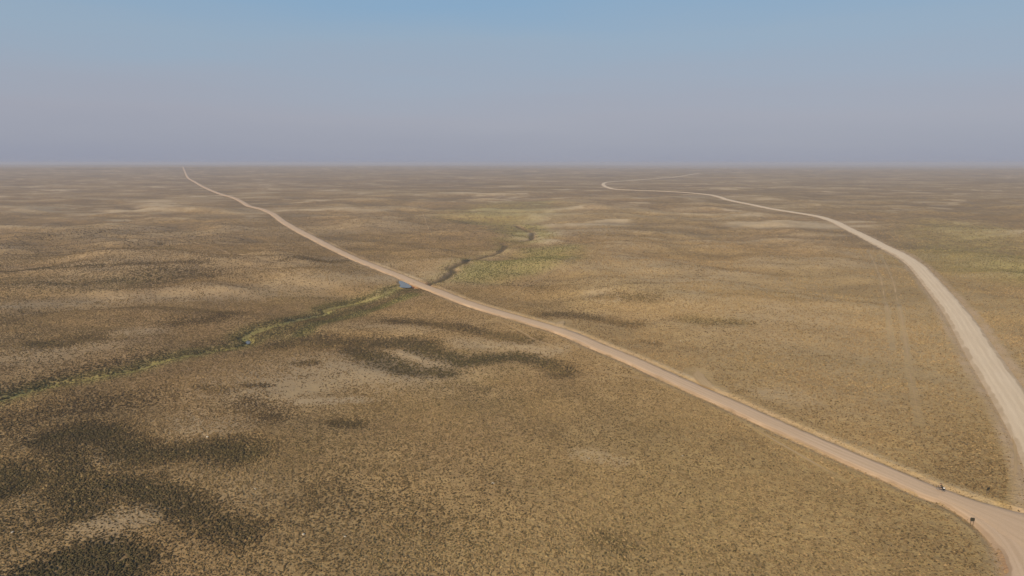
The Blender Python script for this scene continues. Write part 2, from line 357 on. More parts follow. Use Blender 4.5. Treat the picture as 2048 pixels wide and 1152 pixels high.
# far shrubs: clumped cover too small to build one by one
fs = mth(t, 'MULTIPLY', far, mth(t, 'MULTIPLY', rmp(t, noise(t, P, .8, 4, .7), .38, .58), .66))
fs2 = mth(t, 'MULTIPLY', far, mth(t, 'MULTIPLY', rmp(t, noise(t, P, .16, 4, .7), .42, .62), .42))
fsd = mth(t, 'MULTIPLY', mth(t, 'ADD', fs, fs2), mth(t, 'SUBTRACT', 1.1, bf), clamp=True)
col = mixc(t, fsd, col, (.19, .130, .062))
col = mixc(t, mth(t, 'MULTIPLY', n_x, .35), col, mixc(t, .3, col, (.05, .035, .02)))
t.links.new(col, b.inputs['Base Color'])
bp = nd(t, 'ShaderNodeBump'); bp.inputs['Strength'].default_value = .9; bp.inputs['Distance'].default_value = .28
hh = mth(t, 'ADD', mth(t, 'MULTIPLY', n_s, 1.0), mth(t, 'ADD', mth(t, 'MULTIPLY', n_x, .35), mth(t, 'MULTIPLY', n_m, 1.6)))
t.links.new(hh, bp.inputs['Height']); t.links.new(bp.outputs[0], b.inputs['Normal'])

def roadmat(name, c_mid, c_side, c_edge, c_pale):
    m, t, b = newmat(name, .95)
    uv = nd(t, 'ShaderNodeUVMap'); s = nd(t, 'ShaderNodeSeparateXYZ'); t.links.new(uv.outputs[0], s.inputs[0])
    g = nd(t, 'ShaderNodeNewGeometry'); P = g.outputs['Position']
    u = s.outputs[0]
    wob = mth(t, 'MULTIPLY_ADD', noise(t, P, .12, 4), .16, mth(t, 'SUBTRACT', u, .08))
    edge = mth(t, 'ABSOLUTE', mth(t, 'SUBTRACT', wob, .5))
    w1 = mth(t, 'COSINE', mth(t, 'MULTIPLY', wob, 25.1))
    streak = noise(t, uv.outputs[0], 1, 4, .6, scl=(9, .04, 1))
    c = mixc(t, rmp(t, w1, -.2, 1), c_side, c_mid)
    c = mixc(t, mth(t, 'MULTIPLY', rmp(t, streak, .35, .65), .5), c, c_pale)
    c = mixc(t, rmp(t, noise(t, P, .035, 5), .42, .62), c, mixc(t, .35, c, c_side))
    c = mixc(t, rmp(t, edge, .43, .52), c, c_edge)
    c = mixc(t, mth(t, 'MULTIPLY', noise(t, P, 3.5, 4, .7), .28), c, (.20, .13, .085))
    t.links.new(c, b.inputs['Base Color'])
    bp = nd(t, 'ShaderNodeBump'); bp.inputs['Distance'].default_value = .05; t.links.new(noise(t, P, 5, 4), bp.inputs['Height']); t.links.new(bp.outputs[0], b.inputs['Normal'])
    return m
M_red = roadmat('red_gravel', (.66, .480, .315), (.58, .415, .265), (.44, .305, .19), (.72, .54, .37))
M_pale = roadmat('pale_gravel', (.78, .63, .44), (.70, .555, .38), (.52, .395, .255), (.84, .69, .50))
M_track = roadmat('dust', (.52, .375, .20), (.46, .32, .165), (.42, .285, .145), (.56, .41, .235))

# ------------------------------------------------------------ ground sheet
fine = np.linspace(R(-47), R(47), 820); rest = np.linspace(R(47), R(313), 90)[1:-1]
AZ = np.concatenate([fine, rest])
a = np.linspace(0, 1, 1150)
lg = np.geomspace(82, 60000, 1150)
yy = 1/np.linspace(1/82, 1/60000, 1150)
# rows even in the mixed measure
tt = np.geomspace(82, 60000, 20000); meas = .42*np.log(tt/82)/math.log(60000/82)+.58*(1/82-1/tt)/(1/82-1/60000)
rows = np.interp(a, meas, tt)
rows = np.concatenate([[8, 30, 45, 58, 66, 72, 76, 79], rows])
A, Dd = np.meshgrid(AZ, rows); X = (Dd*np.sin(A)).ravel(); Y = (Dd*np.cos(A)).ravel()
Z, info = TERRAIN(X, Y, True)
D_, G_, B_ = masks(X, Y)
nr, nc = len(rows), len(AZ)
me = bpy.data.meshes.new('ground')
V = np.column_stack([X, Y, Z]).astype(np.float32); V = np.vstack([V, [[0, 0, float(T1(np.zeros(1), np.zeros(1))[0])]]])
i0 = (np.arange(nr-1)[:, None]*nc+np.arange(nc)[None, :]).ravel(); i1 = (np.arange(nr-1)[:, None]*nc+((np.arange(nc)+1) % nc)[None, :]).ravel()
quads = np.column_stack([i0, i0+nc, i1+nc, i1])[:, ::-1]
k = np.arange(nc); tri = np.column_stack([np.full(nc, len(V)-1), k, (k+1) % nc])[:, ::-1]
me.vertices.add(len(V)); me.vertices.foreach_set('co', V.ravel())
loops = np.concatenate([quads.ravel(), tri.ravel()]).astype(np.int32)
me.loops.add(len(loops)); me.loops.foreach_set('vertex_index', loops)
me.polygons.add(len(quads)+len(tri))
st = np.concatenate([np.arange(len(quads))*4, len(quads)*4+np.arange(len(tri))*3]).astype(np.int32)
me.polygons.foreach_set('loop_start', st)
me.update(calc_edges=True); me.polygons.foreach_set('use_smooth', np.ones(len(quads)+len(tri), bool)); 
dist = np.hypot(X, Y)
e = info['edge']
lvn = fbm(X, Y, 26, 4, 41)
# verges: bare graded strip on either side of the roads
eR, gR, _ = info['side']['r']; eM, gM, _ = info['side']['m']
nv = .55+.75*fbm(X, Y, 5, 3, 44)
vr = (1-sstep(2.6, 6.0, eR+1.8*lvn))*(eR < 1e8)
vm = (1-sstep(1.2, 3.2, eM+1.3*lvn))*(eM < 1e8)*.6
# spoil bank beyond the ditch on the far side of the main road
farside = np.where(gM < 0, 1.0, 0.0)
bank = np.exp(-((eM-3.2)/1.1)**2)*np.clip(.65+lvn, 0, 1)
clay = np.exp(-((eM-.2)/1.0)**2)*np.where(gM < 0, 1, .35)*(.25+.75*(1-sstep(128, 165, dist)))*np.clip(.6+nv*.5, 0, 1)*(eM < 60)
red = np.clip(np.maximum(vr*.9*np.clip(nv+.35, 0, 1.2), vm*np.clip(nv+.3, 0, 1.2)), 0, 1)
bare = np.clip(B_*(1-.3*np.clip(vr, 0, 1))+bank*np.where(gM > 0, .75, .2)*np.clip(.3+1.3*vn(X/9, Y/9, 97), 0, 1)*(dist < 620), 0, 1)
strip = np.clip(.5+.5*fbm(X*.35, Y, 8, 3, 60), 0, 1)
dark = np.clip(D_*(1-np.clip(vr+vm, 0, 1)), 0, 1.0)
dk2 = np.clip(1-sstep(.9, 2.9, info['creek']), 0, 1)
c2, c2g = info['c2']; up = c2g*np.sign(Pc2[-1, 0]-Pc2[0, 0])
dark = np.maximum(dark, (.42+.3*lvn)*sstep(-.1, .6, -np.arctan2(X, Y))*(1-sstep(350, 650, dist)))  # brush darker toward the left, with the sideways light gradient painted in
c1 = info['c1']; dark = np.maximum(dark, .95*(1-sstep(1.6, 4.2, c1))*np.clip(.85+.5*lvn, 0, 1))
dark = np.where(c2 < 20, np.maximum(dark, .3*np.exp(-((c2-5)/2.2)**2)*(up > 0)), np.maximum(dark, dk2))
dark = np.maximum(dark, np.exp(-((eM-1.15)/.5)**2)*.75*(eM > 0)*(dist < 900)*np.clip(.7+lvn, 0, 1))  # dark ditch line on both sides of the main road, its shade painted in
green = np.clip(G_*(1-np.clip(vr+vm, 0, 1)), 0, 1)
# a lattice of variation further out: seeps, and swells with light and shade painted in
green = np.maximum(green, np.exp(-(np.where(up > 0, c2, c2*.6)/3.6)**2)*(c2 < 40)*1.0)
cu = info['creek']; green = np.maximum(green, .7*np.exp(-(cu/7)**2)*(cu < 40)*(dist > 300))
q3 = fbm(X, Y*1.5, 55, 4, 57); bare0 = .75*sstep(.26, .5, q3)*sstep(650, 1100, dist)
tone = np.clip(.5+.5*fbm(X, Y, 240, 4, 51)+.25*np.sin(np.arctan2(X, Y)*1.6), 0, 1)
streak = fbm(X+.3*Y, Y*1.6, 120, 5, 52); dark = np.clip(dark+.55*sstep(.18, .5, streak)*sstep(300, 700, dist), 0, 1)
h1 = .5*fbm(X, Y*1.25, 150, 3, 3)+.75*mid_swell(X, Y); fz = sstep(280, 550, dist)
dark = np.clip(dark+.7*sstep(.04, .32, -h1)*fz, 0, 1); bare = np.clip(bare+.45*sstep(.06, .36, h1)*fz, 0, 1)  # brushy hollows darker, crests paler: swell shading painted into the cover
streak2 = fbm(X, Y*1.7, 95, 5, 53); bare = np.clip(bare+bare0+.5*sstep(.28, .6, streak2)*sstep(350, 800, dist), 0, 1)
def cattr(nm, *ch):
    at_ = me.color_attributes.new(nm, 'FLOAT_COLOR', 'POINT'); c = np.ones((len(V), 4), np.float32)
    for i, v in enumerate(ch): c[:-1, i] = v
    at_.data.foreach_set('color', c.ravel())
xc, yc = at(834, 569, T2); rc = np.hypot(X-xc, Y-yc); clay = np.maximum(clay, 1.0*np.exp(-(rc/13)**2)*(eM < 6)*np.clip(.7+lvn, 0, 1))
wet = np.clip(1-sstep(.8, 2.5, c1), 0, 1)*np.clip(.9+.4*lvn, 0, 1)+.25*np.clip(1-sstep(.4, 1.3, c2), 0, 1)
cattr('marks', clay, np.clip(wet, 0, 1), clay*0)
green = green*np.where(c1 < 9, sstep(3, 7, c1), 1)
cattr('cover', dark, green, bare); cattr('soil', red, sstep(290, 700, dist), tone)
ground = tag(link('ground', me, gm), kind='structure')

# ------------------------------------------------------------ ribbons
def ribbon(name, P, Zc, W, mat, lift=.0, crown=.12, skirt=True, ragged=0, n_across=6):
    T = np.gradient(P, axis=0); T /= np.hypot(*T.T)[:, None]; Nn = np.column_stack([-T[:, 1], T[:, 0]])
    L = np.concatenate([[0], np.cumsum(np.hypot(*np.diff(P, axis=0).T))])
    us = np.linspace(0, 1, n_across+1); vs, uvs = [], []
    d = np.hypot(*P.T)
    cols = ([-.13] if skirt else [])+list(us)+([1.13] if skirt else [])
    for j, u in enumerate(cols):
        w = W*(1+(ragged*vn(L/3+j*50, L*0, 71+j) if ragged else 0))
        uu = min(max(u, 0), 1); off = (u-.5)*w
        if not skirt or u in (0, 1): off = off+np.sign(u-.5)*np.minimum(1, W/6)*(.7*(vn(L/2.3, L*0+u*9, 77)-.5)+.8*(vn(L/11, L*0+u*9, 78)-.5))
        z = Zc+lift+crown*(1-(2*uu-1)**2)-(.45+.0003*d if (u < 0 or u > 1) else 0)+.0003*d
        vs.append(np.column_stack([P+Nn*np.asarray(off)[:, None], z])); uvs.append(np.column_stack([np.full(len(L), uu), L]))
    vs = np.stack(vs, 1); uvs = np.stack(uvs, 1); m = len(cols); n = len(P)
    f = [(i*m+j, (i+1)*m+j, (i+1)*m+j+1, i*m+j+1) for i in range(n-1) for j in range(m-1)]
    f = [q[::-1] for q in f]
    me = bpy.data.meshes.new(name); me.from_pydata(vs.reshape(-1, 3).tolist(), [], f); me.update()
    if me.polygons[0].normal.z < 0: me.flip_normals()
    uvl = me.uv_layers.new(name='UVMap'); fl = uvs.reshape(-1, 2); idx = np.empty(len(me.loops), np.int32); me.loops.foreach_get('vertex_index', idx)
    uvl.data.foreach_set('uv', fl[idx].astype(np.float32).ravel())
    for p in me.polygons: p.use_smooth = True
    return link(name, me, mat)
tag(ribbon('gravel_road', Pr, Zr-.006, Wr, M_pale), kind='structure')
tag(ribbon('red_dirt_road', Pm, Zm, Wm, M_red, crown=.05), kind='structure')
tag(ribbon('road_junction', Pj, Zj+.03, Wj, M_red, crown=.10), kind='structure')

TRACKS = [([(190,450),(250,462),(330,475),(400,489),(430,495),(520,515),(600,530)],2.2), ([(985,637),(1029,656),(1050,668),(1070,680),(1100,690),(1122,699)],1.1),
 ([(1197,742),(1230,749),(1265,755),(1300,762),(1333,766)],1.1), ([(1000,600),(1050,573),(1092,550),(1125,530),(1160,508)],1.0),
 ([(845,425),(852,445),(862,465),(870,482)],2.0), ([(1128,642),(1120,648),(1119,653),(1127,658),(1141,661)],9.0), ([(1395,742),(1400,756),(1412,769),(1432,780)],9.0), ([(1500,852),(1560,888),(1620,922),(1690,962)],1.6),
 ([(980,702),(1040,700),(1090,701),(1140,702)],1.0), ([(1760,508),(1785,560),(1800,620),(1812,690),(1822,760),(1840,850)],2.0), ([(1735,500),(1762,560),(1775,620),(1786,700)],1.8),
 ([(1765,340.5),(1775,338),(1790,334.5),(1803,332)],16), ([(2018,840),(2029,880),(2031,930),(2026,975),(2022,1000)],1.5)]
TP = []
for p, w in TRACKS:
    Q = smooth_path(pts(p, T2)); TP.append((Q, w))
    n = len(Q); L = np.concatenate([[0], np.cumsum(np.hypot(*np.diff(Q, axis=0).T))])
    Lf = np.arange(0, L[-1], max(.9, np.hypot(*Q[n//2])*.004)); Q2 = np.column_stack([np.interp(Lf, L, Q[:, 0]), np.interp(Lf, L, Q[:, 1])])
    d = np.hypot(*Q2.T)
    zt = TERRAIN(Q2[:, 0], Q2[:, 1])+np.clip((d-200)*.0003, .0, .4)+.07
    pinch = np.clip(1.9*vn(Lf/9, Lf*0, 91)-.1, .12, 1.15)
    tag(ribbon('dirt_track', Q2, zt, w*.36*pinch*np.clip(np.minimum(Lf, Lf[-1]-Lf)/(.25*Lf[-1]), .15, 1), M_track, crown=.01, skirt=False, ragged=.2, n_across=3), kind='structure')

# pond water
wm, t, b = newmat('still_water', .04); b.inputs['Base Color'].default_value = (.15, .135, .11, 1); b.inputs['Specular IOR Level'].default_value = .2
g = nd(t, 'ShaderNodeNewGeometry'); bp = nd(t, 'ShaderNodeBump'); bp.inputs['Distance'].default_value = .01; t.links.new(noise(t, g.outputs['Position'], 2, 3), bp.inputs['Height']); t.links.new(bp.outputs[0], b.inputs['Normal'])
c = POND.mean(0); Q = smooth_path(np.vstack([POND, POND[:1]]))[:-1]; Q = c+(Q-c)*.98
me = bpy.data.meshes.new('pond'); me.from_pydata([(x, y, zp) for x, y in Q], [], [list(range(len(Q)))]); me.update()
if me.polygons[0].normal.z < 0: me.flip_normals()
tag(link('pond_water', me, wm), kind='structure')
cw = pts([(498,674),(509,661)], T1)
pool = smooth_path(pts([(492,684),(490,678),(497,671),(506,663),(515,657),(517,660),(508,668),(501,676),(498,683),(492,684)], T2))[:-1]
zpool = float(TERRAIN(pool[:, 0], pool[:, 1]).mean())-.25
me = bpy.data.meshes.new('pool'); me.from_pydata([(x, y, zpool) for x, y in pool], [], [list(range(len(pool)))]); me.update()
if me.polygons[0].normal.z < 0: me.flip_normals()
tag(link('creek_water', me, wm), kind='structure')

# ------------------------------------------------------------ shrubs (ground cover, one object)
bm_, t, b = newmat('sagebrush')
ia = nd(t, 'ShaderNodeAttribute', attribute_type='INSTANCER', attribute_name='tint'); ig = nd(t, 'ShaderNodeAttribute', attribute_type='INSTANCER', attribute_name='lush')
g = nd(t, 'ShaderNodeNewGeometry')
ca = ramp(t, [(0, (.085, .060, .032)), (.3, (.165, .110, .050)), (.6, (.270, .182, .087)), (1, (.43, .298, .148))]); t.links.new(ia.outputs['Fac'], ca.inputs[0])
cg = ramp(t, [(0, (.070, .070, .028)), (.5, (.140, .130, .048)), (1, (.26, .235, .088))]); t.links.new(ia.outputs['Fac'], cg.inputs[0])
c = mixc(t, ig.outputs['Fac'], ca.outputs[0], cg.outputs[0])
c = mixc(t, mth(t, 'MULTIPLY', noise(t, g.outputs['Position'], 9, 3, .7), .5), c, mixc(t, .6, c, (.02, .015, .01)))
t.links.new(c, b.inputs['Base Color'])
coll = bpy.data.collections.new('shrub_shapes')
def shrub(seed, leaves, squash):
    r = random.Random(seed); bm = bmesh.new()
    bmesh.ops.create_icosphere(bm, subdivisions=2, radius=.5)
    bmesh.ops.delete(bm, geom=[v for v in bm.verts if v.co.z < -.2], context='VERTS')
    ph = [r.uniform(0, 6) for _ in range(6)]
    for v in bm.verts:
        a = math.atan2(v.co.y, v.co.x); q = 1+.22*math.sin(2*a+ph[0])+.16*math.sin(3*a+ph[1]+v.co.z*4)+.2*r.uniform(-1, 1)
        v.co = Vector((v.co.x*q, v.co.y*q, max(v.co.z*squash*(1+.35*r.uniform(-1, 1)), -.02)))
    for i in range(leaves):                    # twig tufts breaking the outline
        a = r.uniform(0, 6.283); el = r.uniform(.1, 1.4); d = Vector((math.cos(a)*math.cos(el), math.sin(a)*math.cos(el), math.sin(el)*squash))
        p = d*.42; s = Vector((-math.sin(a), math.cos(a), r.uniform(-.4, .4)))*r.uniform(.04, .08)
        bm.faces.new([bm.verts.new(p-s), bm.verts.new(p+s), bm.verts.new(p+d*r.uniform(.16, .34)+Vector((0, 0, .06)))])
    me = bpy.data.meshes.new('shrub'); bm.to_mesh(me); bm.free(); me.materials.append(bm_)
    o = bpy.data.objects.new('shrub', me); coll.objects.link(o); return o
for i in range(6): shrub(i, 14, .8+.12*(i % 3))

def points(rmin, rmax, dens, azm=R(46)):
    n = int(azm*(rmax**2-rmin**2)*dens)
    r = np.sqrt(rng.uniform(rmin**2, rmax**2, n)); a_ = rng.uniform(-azm, azm, n)
    return r*np.sin(a_), r*np.cos(a_)
segs = [points(78, 220, 7.8), points(220, 390, 4.0), points(390, 640, 1.4), points(640, 1050, .24)]
X = np.concatenate([s[0] for s in segs]); Y = np.concatenate([s[1] for s in segs]); dist = np.hypot(X, Y)
Z, info = TERRAIN(X, Y, True); D_, G_, B_ = masks(X, Y)
clump = fbm(X, Y, 3.2, 3, 61); clump2 = fbm(X, Y, 24, 3, 62)
c3_ = fbm(X, Y, 9, 3, 66); p = .62+.26*clump+.34*clump2+.22*c3_+.42*D_+.40*G_-.62*B_
e = info['edge']; eR = info['side']['r'][0]
p = p+.22*sstep(-.1, .6, -np.arctan2(X, Y)); p = np.where(e < 3.6, p*.42, p); p = np.where(e < .6, 0, p); p = np.where((e < 2.6) & (e > 1.2), p+.06, p); p = np.where(e < .6, 0, p)
p = np.where((eR < 4.5) & (eR > .6), p*.4, p)
p = np.where(info['pond'] < 1.2, 0, p); p = np.where(info['creek'] < 1.3, p*.25, p); p = np.where(info['c1'] < 2.4, p*.2, p); c2, c2g = info['c2']; up = c2g*np.sign(Pc2[-1, 0]-Pc2[0, 0]); bankb = .6*np.exp(-((c2-4.5)/2.6)**2)*(up > 0)*(c2 < 30); p = p+.5*bankb; D_ = np.maximum(D_, bankb); G_ = np.maximum(G_, .9*bankb); G_ = np.maximum(G_, .6*np.exp(-(info['creek']/7)**2))
for Q, w in TP:
    D, _, _ = seg_dist(X, Y, Q, 4); p = np.where(D < w*.5+.25, 0, p)
p = p*(1-sstep(520, 1050, dist)*.9); keep = rng.uniform(0, 1, len(X)) < p
X, Y, Z, dist, D_, G_, B_, clump, clump2, e = [q[keep] for q in (X, Y, Z, dist, D_, G_, B_, clump, clump2, e)]
n = len(X); print('shrubs', n)
scl = (.215+.36*rng.beta(1.3, 3.2, n))*np.where(dist > 220, 1.15, 1)*(1+.45*np.clip(D_, 0, 1.3)+.2*np.clip(G_, 0, 1))*(1+.12*clump2)
scl = np.where(dist > 390, scl*1.2, scl); scl = np.where(dist > 640, scl*1.5, scl); scl = np.where(e < 5, scl*.75, scl)
tint = np.clip(rng.normal(.44, .23, n)+.34*clump2+.12*np.sin(np.arctan2(X, Y)*1.9)-.34*np.clip(D_, 0, 1.2)+.1*B_, 0, 1)
lush = np.clip(.08+.30*np.clip(D_-.45, 0, 1)+.95*G_+.12*rng.normal(0, 1, n)+.22*fbm(X, Y, 60, 2, 63), 0, 1)
me = bpy.data.meshes.new('sagebrush_cover'); me.vertices.add(n)
me.vertices.foreach_set('co', np.column_stack([X, Y, Z-.03]).astype(np.float32).ravel())
for nm, v in (('scl', scl), ('tint', tint), ('lush', lush), ('rotz', rng.uniform(0, 6.283, n))):
    me.attributes.new(nm, 'FLOAT', 'POINT').data.foreach_set('value', v.astype(np.float32))
shr = tag(link('sagebrush_cover', me, bm_), label='low brown and olive sagebrush covering the whole plain', cat='sagebrush', kind='stuff')
gt = bpy.data.node_groups.new('scatter_shrubs', 'GeometryNodeTree')
gt.interface.new_socket('Geometry', in_out='INPUT', socket_type='NodeSocketGeometry'); gt.interface.new_socket('Geometry', in_out='OUTPUT', socket_type='NodeSocketGeometry')
gi = gt.nodes.new('NodeGroupInput'); go = gt.nodes.new('NodeGroupOutput'); ip = gt.nodes.new('GeometryNodeInstanceOnPoints')
ci = gt.nodes.new('GeometryNodeCollectionInfo'); ci.inputs['Collection'].default_value = coll; ci.inputs['Separate Children'].default_value = True; ci.inputs['Reset Children'].default_value = True
def na(nm):
    q = gt.nodes.new('GeometryNodeInputNamedAttribute'); q.data_type = 'FLOAT'; q.inputs['Name'].default_value = nm; return q.outputs[0]
cx = gt.nodes.new('ShaderNodeCombineXYZ'); er = gt.nodes.new('FunctionNodeEulerToRotation')
gt.links.new(na('rotz'), cx.inputs[2]); gt.links.new(cx.outputs[0], er.inputs[0]); gt.links.new(er.outputs[0], ip.inputs['Rotation'])
gt.links.new(na('scl'), ip.inputs['Scale']); gt.links.new(gi.outputs[0], ip.inputs['Points']); gt.links.new(ci.outputs[0], ip.inputs['Instance'])
ip.inputs['Pick Instance'].default_value = True; gt.links.new(ip.outputs[0], go.inputs[0])
md = shr.modifiers.new('scatter', 'NODES'); md.node_group = gt

# ------------------------------------------------------------ small mesh tools
def box(bm, c, s, rot=None):
    r = bmesh.ops.create_cube(bm, size=1, matrix=Matrix.Translation(c) @ (rot or Matrix()) @ Matrix.Diagonal((*s, 1))); return r['verts']
def tube(bm, a, b_, r1, r2=None, seg=8):
    a = Vector(a); b_ = Vector(b_); d = b_-a; q = d.to_track_quat('Z', 'Y').to_matrix().to_4x4()
    bmesh.ops.create_cone(bm, cap_ends=True, segments=seg, radius1=r1, radius2=r1 if r2 is None else r2, depth=d.length, matrix=Matrix.Translation((a+b_)/2) @ q)
def part(name, bm, mat, parent, smooth=False):
    me = bpy.data.meshes.new(name); bm.to_mesh(me); bm.free()
    if smooth:
        for p in me.polygons: p.use_smooth = True
    return link(name, me, mat, parent)
def gz(x, y): return float(TERRAIN(np.array([x]), np.array([y]))[0])
def road_z(x, y):
    D, S, G = seg_dist(np.array([x]), np.array([y]), Pm, 60); return float(np.interp(S[0], np.arange(len(Pm)), Zm))

# ------------------------------------------------------------ two-post signs
M_post = flat('weathered_post', (.13, .095, .06)); M_board = flat('dark_board', (.035, .032, .022), .6); M_bolt = flat('bolt_steel', (.25, .25, .25), .4, 1)
M_back = flat('board_back', (.05, .042, .03), .7)
def sign(px, py, rz, w, h, ht, label):
    x, y = at(px, py, T2)
    r = empty('road_sign', (x, y, gz(x, y)-.05), rz); tag(r, label, 'road sign', 'two post signs at the junction')
    for s in (-1, 1):
        bm = bmesh.new(); box(bm, (s*w*.30, .06, ht/2-.15), (.1, .1, ht+.3)); bmesh.ops.bevel(bm, geom=bm.edges[:], offset=.012, segments=1, affect='EDGES'); part('post', bm, M_post, r)
    bm = bmesh.new(); box(bm, (0, -.02, ht-h/2+.04), (w, .035, h)); bmesh.ops.bevel(bm, geom=[e_ for e_ in bm.edges if abs((e_.verts[0].co-e_.verts[1].co).y) > .02], offset=.07, segments=3, affect='EDGES'); bd = part('board', bm, M_board, r)
    for s in (-1, 1):
        for v in (.25, .75):
            bm = bmesh.new(); tube(bm, (s*w*.30, -.036, ht+.04-h*v), (s*w*.30, -.055, ht+.04-h*v), .022); part('bolt', bm, M_bolt, bd)
    for v in (.25, .75):
        bm = bmesh.new(); box(bm, (0, .005, ht+.04-h*v), (w*.9, .012, .05)); part('brace', bm, M_back, r)
    return r
sign(1943.5, 1051, R(-12), .78, .68, 2.1, 'dark two-post road sign below the near edge of the red dirt road')
sign(1975, 991.5, R(24), 1.0, .5, 1.8, 'dark two-post road sign in the grass between the two roads')

# ------------------------------------------------------------ bicycle, rider and bags
bx, by = at(1881, 983, T2); D, S, G = seg_dist(np.array([bx]), np.array([by]), Pm, 60)
i = int(S[0]); tdir = Pm[i]-Pm[i+1]; hz = math.atan2(-tdir[0], tdir[1])
D0 = float(D[0]); zc = road_z(bx, by); hw = float(Wm[i])/2
nvec = np.array([bx, by])-(Pm[i]+(Pm[i+1]-Pm[i])*(S[0]-i)); 
if D0 > hw-1.2: bx, by = bx-nvec[0]/D0*(D0-hw+1.2), by-nvec[1]/D0*(D0-hw+1.2); D0 = hw-1.2
bz = zc+.12*(1-(D0/hw)**2)+.0003*math.hypot(bx, by)+.005
M_tyre = flat('tyre_rubber', (.02, .02, .02), .8); M_rim = flat('rim_alloy', (.25, .25, .26), .35, 1); M_frame = flat('dark_paint', (.03, .035, .04), .4)
M_blk = flat('black_fabric', (.018, .017, .018), .9); M_skin = flat('skin', (.42, .26, .18), .6, 0, .08); M_jer = flat('olive_shirt', (.045, .042, .032), .9); M_sho = flat('black_shorts', (.02, .02, .022), .9)
M_hel = flat('dark_helmet', (.05, .045, .04), .5); M_white = flat('white_bag', (.78, .77, .74), .6, 0, .04); M_hair = flat('hair', (.05, .03, .02))
bike = empty('bicycle', (bx, by, bz), hz); tag(bike, 'loaded touring bicycle ridden along the edge of the red dirt road', 'bicycle')
# local frame: +Y forward, wheel radius .35
def wheel(y):
    bm = bmesh.new(); n1, n2 = 32, 8; vs = []
    for i in range(n1):
        a = 2*math.pi*i/n1
        for j in range(n2):
            q = 2*math.pi*j/n2; rr = .33+.022*math.cos(q); vs.append(bm.verts.new((.022*math.sin(q), y+rr*math.cos(a), .352+rr*math.sin(a))))
    for i in range(n1):
        for j in range(n2): bm.faces.new([vs[i*n2+j], vs[((i+1) % n1)*n2+j], vs[((i+1) % n1)*n2+(j+1) % n2], vs[i*n2+(j+1) % n2]])
    w = part('wheel', bm, M_tyre, bike, True)
    bm = bmesh.new()
    for i in range(n1):
        a = 2*math.pi*i/n1; a2 = 2*math.pi*(i+1)/n1
        tube(bm, (0, y+.305*math.cos(a), .352+.305*math.sin(a)), (0, y+.305*math.cos(a2), .352+.305*math.sin(a2)), .011, seg=5)
    part('rim', bm, M_rim, w)
    bm = bmesh.new(); tube(bm, (-.05, y, .352), (.05, y, .352), .022)
    for i in range(18):
        a = 2*math.pi*i/18; tube(bm, (.03*(-1)**i, y, .352), (0, y+.3*math.cos(a), .352+.3*math.sin(a)), .0018, seg=3)
    part('spokes', bm, M_rim, w)
wheel(-.52); wheel(.52)
BB = Vector((0, -.08, .30)); ST = Vector((0, -.24, .82)); HT = Vector((0, .36, .80)); HB = Vector((0, .40, .66))
bm = bmesh.new()
for a, c_, r_ in ((BB, ST, .017), (ST+Vector((0, .015, -.06)), HT, .017), (BB, HB, .020), (HB, HT+Vector((0, -.01, .05)), .020)): tube(bm, a, c_, r_)
for s in (-1, 1):
    tube(bm, BB+Vector((s*.03, 0, 0)), (s*.06, -.52, .352), .010); tube(bm, ST+Vector((s*.02, 0, -.06)), (s*.06, -.52, .352), .009)
tube(bm, ST, ST+Vector((0, -.04, .12)), .014); part('frame', bm, M_frame, bike)
bm = bmesh.new()
for s in (-1, 1): tube(bm, HB+Vector((s*.04, 0, -.01)), (s*.05, .52, .352), .012)
tube(bm, HB+Vector((-.05, 0, 0)), HB+Vector((.05, 0, 0)), .016); part('fork', bm, M_frame, bike)
bm = bmesh.new(); tube(bm, HT, (0, .42, .98), .014); tube(bm, (-.29, .36, .99), (-.08, .43, .99), .013); tube(bm, (.29, .36, .99), (.08, .43, .99), .013); tube(bm, (-.09, .43, .99), (.09, .43, .99), .014)
hb = part('handlebar', bm, M_frame, bike)
for s in (-1, 1):
    bm = bmesh.new(); tube(bm, (s*.31, .353, .99), (s*.19, .393, .99), .019); part('grip', bm, M_blk, hb)
bm = bmesh.new(); v = box(bm, (0, -.29, .955), (.15, .27, .045))
for q in v:
    if q.co.y > -.25: q.co.x *= .35
bmesh.ops.bevel(bm, geom=bm.edges[:], offset=.015, segments=2, affect='EDGES'); part('saddle', bm, M_blk, bike, True)
bm = bmesh.new()
for s in (-1, 1):
    tube(bm, (s*.07, -.78, .74), (s*.07, -.30, .74), .006); tube(bm, (s*.07, -.70, .74), (s*.06, -.52, .36), .006); tube(bm, (s*.07, -.45, .74), (s*.06, -.52, .36), .006)
for y in (-.76, -.62, -.48, -.34): tube(bm, (-.07, y, .74), (.07, y, .74), .005)
part('rack', bm, M_frame, bike)
bm = bmesh.new(); tube(bm, BB+Vector((.045, 0, 0)), BB+Vector((.052, 0, 0)), .09, seg=20); cr = part('crankset', bm, M_rim, bike)
bm = bmesh.new(); tube(bm, (.05, -.52, .352), (.056, -.52, .352), .045, seg=14); part('cassette', bm, M_rim, bike)
PR = BB+Vector((.10, .10, -.14)); PL = BB+Vector((-.10, -.10, .14))
for p_ in (PR, PL):
    s = 1 if p_.x > 0 else -1; bm = bmesh.new(); tube(bm, BB+Vector((s*.06, 0, 0)), p_-Vector((s*.03, 0, 0)), .011); part('crank', bm, M_frame, bike)
    bm = bmesh.new(); box(bm, p_+Vector((s*.03, 0, 0)), (.09, .09, .022)); part('pedal', bm, M_blk, bike)
